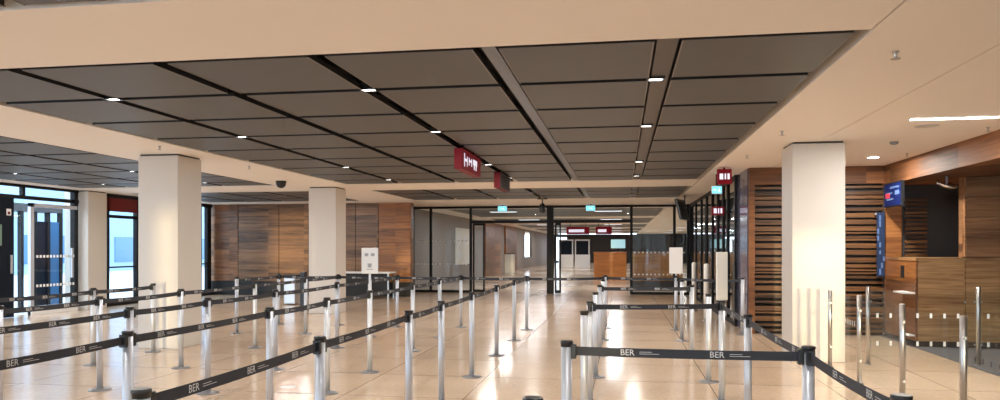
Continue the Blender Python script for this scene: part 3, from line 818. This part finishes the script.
# exit signs and things on the screen head
def exit_sign(x, y, z, label, w=.28, h=.15, rz=0):
    r = tag(empty('exit_sign', (x, y, z), rz), label, 'exit sign', 'green lit exit signs')
    box('housing', (-w/2-.01, 0, -h/2-.01, w/2+.01, .05, h/2+.01), M['board'], r)
    box('face', (-w/2, -.006, -h/2, w/2, 0, h/2), M['exitg'], r)
    bm = bmesh.new(); n = Vector((0, -1, 0)); ax = Vector((1, 0, 0)); az = Vector((0, 0, 1)); o = Vector((0, -.0065, 0))
    bm_poly(bm, [(-.07, -.008), (-.04, -.008), (-.04, -.03), (-.005, 0), (-.04, .03), (-.04, .008), (-.07, .008)], o, ax, az, n, .002)
    bm_poly(bm, [(.012, -.05), (.025, -.05), (.038, -.02), (.055, -.048), (.07, -.04), (.052, .0), (.056, .02), (.035, .025), (.012, .008), (.028, 0)], o, ax, az, n, .002)
    bm_poly(bm, [(.046+.011*math.cos(t), .04+.011*math.sin(t)) for t in [i*PI/4 for i in range(8)]], o, ax, az, n, .002)
    obj('pictogram', bm, M['whiteglow'], r)
    box('bracket', (-.02, .0, h/2+.01, .02, .03, 2.9-z-.003), M['frame'], r)
exit_sign(-3.83, 23.6, 2.78, 'lit exit sign above the left half of the glass doors')
exit_sign(-.98, 23.6, 2.77, 'lit exit sign above the right half of the glass doors')
exit_sign(1.78, 14.4, 2.60, 'lit exit sign by the red signs at right', w=.17, h=.13)
hs = tag(empty('ceiling_speaker', (-2.2, 20.6, 2.9)), 'black speaker hanging from the ceiling over the doorway', 'speaker')
bm = bmesh.new(); bm_lathe(bm, [(.05, -.42), (.085, -.38), (.085, -.20), (.04, -.15), (.015, -.14), (.015, 0.0)], 18); obj('body', bm, M['plastic'], hs)
box('bracket', (-.14, -.02, -.03, .14, .02, 0), M['plastic'], hs)
td = tag(empty('hanging_display', (1.52, 20.3, 2.9)), 'tilted black display hanging before the right glazing', 'display')
d = box('housing', (-.05, -.45, -.66, .03, .45, -.1), M['plastic'], td, .01); d.rotation_euler = (0, -.25, -.3)
d2 = box('screen', (-.054, -.41, -.62, -.0505, .41, -.14), M['screenc'], td); d2.rotation_euler = d.rotation_euler
box('ceiling_pole', (.14, -.02, -.35, .17, .02, 0), M['plastic'], td)
# red signs by the right glazing
for (x, y, z0, z1, w, lab) in ((1.76, 13.25, 2.61, 2.87, .24, 'upper red box sign beside the slatted block'), (1.93, 15.5, 2.17, 2.34, .24, 'lower small red sign on the right glazing')):
    r = tag(empty('box_sign', (x, y, 2.9)), lab, 'sign', 'red signs at the right glazing')
    box('panel', (-w/2, -.05, z0-2.9, w/2, .05, z1-2.9), M['redglow'], r)
    boxes('white_symbols', [(-w*.35, -.054, (z0+z1)/2-2.95, -w*.1, -.051, (z0+z1)/2-2.85), (w*.0, -.054, (z0+z1)/2-2.95, w*.1, -.051, (z0+z1)/2-2.85), (w*.2, -.054, (z0+z1)/2-2.95, w*.35, -.051, (z0+z1)/2-2.85)], M['whiteglow'], r)
    box('hanger', (-.015, -.015, z1-2.9, .015, .015, 0), M['frame'], r)
    if z1 < 2.5: box('side_bracket', (w/2, -.01, z0-2.85, .28, .01, z0-2.82), M['frame'], r)
# screen, blue sign and mirror at the counter niche
sc = tag(empty('wall_screen', (4.38, 12.85, 2.38)), 'blue lit screen under the wooden bulkhead at the counter corner', 'screen')
box('housing', (-.03, -.38, -.21, .018, .38, .19), M['plastic'], sc)
box('screen', (-.034, -.36, -.19, -.031, .36, .17), M['screenb'], sc)
boxes('screen_content', [(-.037, -.30, -.02, -.0345, -.12, .05), (-.037, -.28, .09, -.0345, .1, .12), (-.037, -.05, -.1, -.0345, .25, -.07), (-.037, 0, .0, -.0345, .25, .03)], M['dimwhite'], sc)
box('red_mark', (-.038, .1, -.06, -.0346, .3, .02), M['screenr'], sc)
bs = tag(empty('banner', (4.30, 13.30, 1.02)), 'narrow blue and white banner at the right end of the slatted wall', 'banner')
box('cloth', (-.05, -.02, 0, .075, .0, 1.08), plain('banner_blue', (.008, .025, .08), .5), bs)
rb = random.Random(8)
boxes('printed_pattern', [(x0, -.024, z0, x0+.03, -.0205, z0+.06+.05*rb.random()) for x0, z0 in [(-.045+.03*rb.randrange(4), .03+.115*k) for k in range(9)]], M['dimwhite'], bs)
box('wall_batten', (-.055, .0, 1.04, .08, .08, 1.08), M['alu'], bs)
cm = tag(empty('convex_mirror', (4.78, 11.9, 2.566)), 'grey convex mirror hanging under the wooden bulkhead above the counter', 'mirror')
bm = bmesh.new(); bm_lathe(bm, [(.04, -.06), (.10, -.045), (.14, -.02), (.155, .0), (.15, .01)], 28)
o = obj('mirror_face', bm, M['mirror'], cm); o.location = (0, 0, -.11); o.rotation_euler = (.35, .25, 0)
box('bracket', (-.012, -.012, -.11, .012, .012, 0), M['alu'], cm)

# ------------------------------------------------------------ light
w = bpy.data.worlds.new('daylight'); S.world = w; w.use_nodes = True
bg = w.node_tree.nodes['Background']; bg.inputs['Color'].default_value = (.70, .84, 1, 1); bg.inputs['Strength'].default_value = 2.2
sl = bpy.data.lights.new('low_sun', 'SUN'); sl.energy = 1.05; sl.angle = math.radians(.8); sl.color = (1, .72, .38)
so = bpy.data.objects.new('low_sun', sl); C.objects.link(so); so.rotation_euler = SUN.to_track_quat('-Z', 'Y').to_euler()

# ------------------------------------------------------------ camera
cam = bpy.data.cameras.new('camera'); co = bpy.data.objects.new('camera', cam); C.objects.link(co)
co.location = (0, 0, 1.5); co.rotation_euler = (PI/2, 0, math.radians(9.4))
cam.sensor_width = 36; cam.lens = 26.46; cam.shift_y = .048; cam.clip_end = 300; cam.clip_start = .05
S.camera = co
S.view_settings.view_transform = 'Standard'; S.view_settings.look = 'None'
S.view_settings.exposure = 1.45; S.view_settings.gamma = 1; S.view_settings.use_curve_mapping = False
S.cycles.use_denoising = True
S.cycles.max_bounces = 10; S.cycles.transparent_max_bounces = 24; S.cycles.diffuse_bounces = 8
S.cycles.caustics_reflective = False; S.cycles.caustics_refractive = False
S.cycles.sample_clamp_indirect = 6
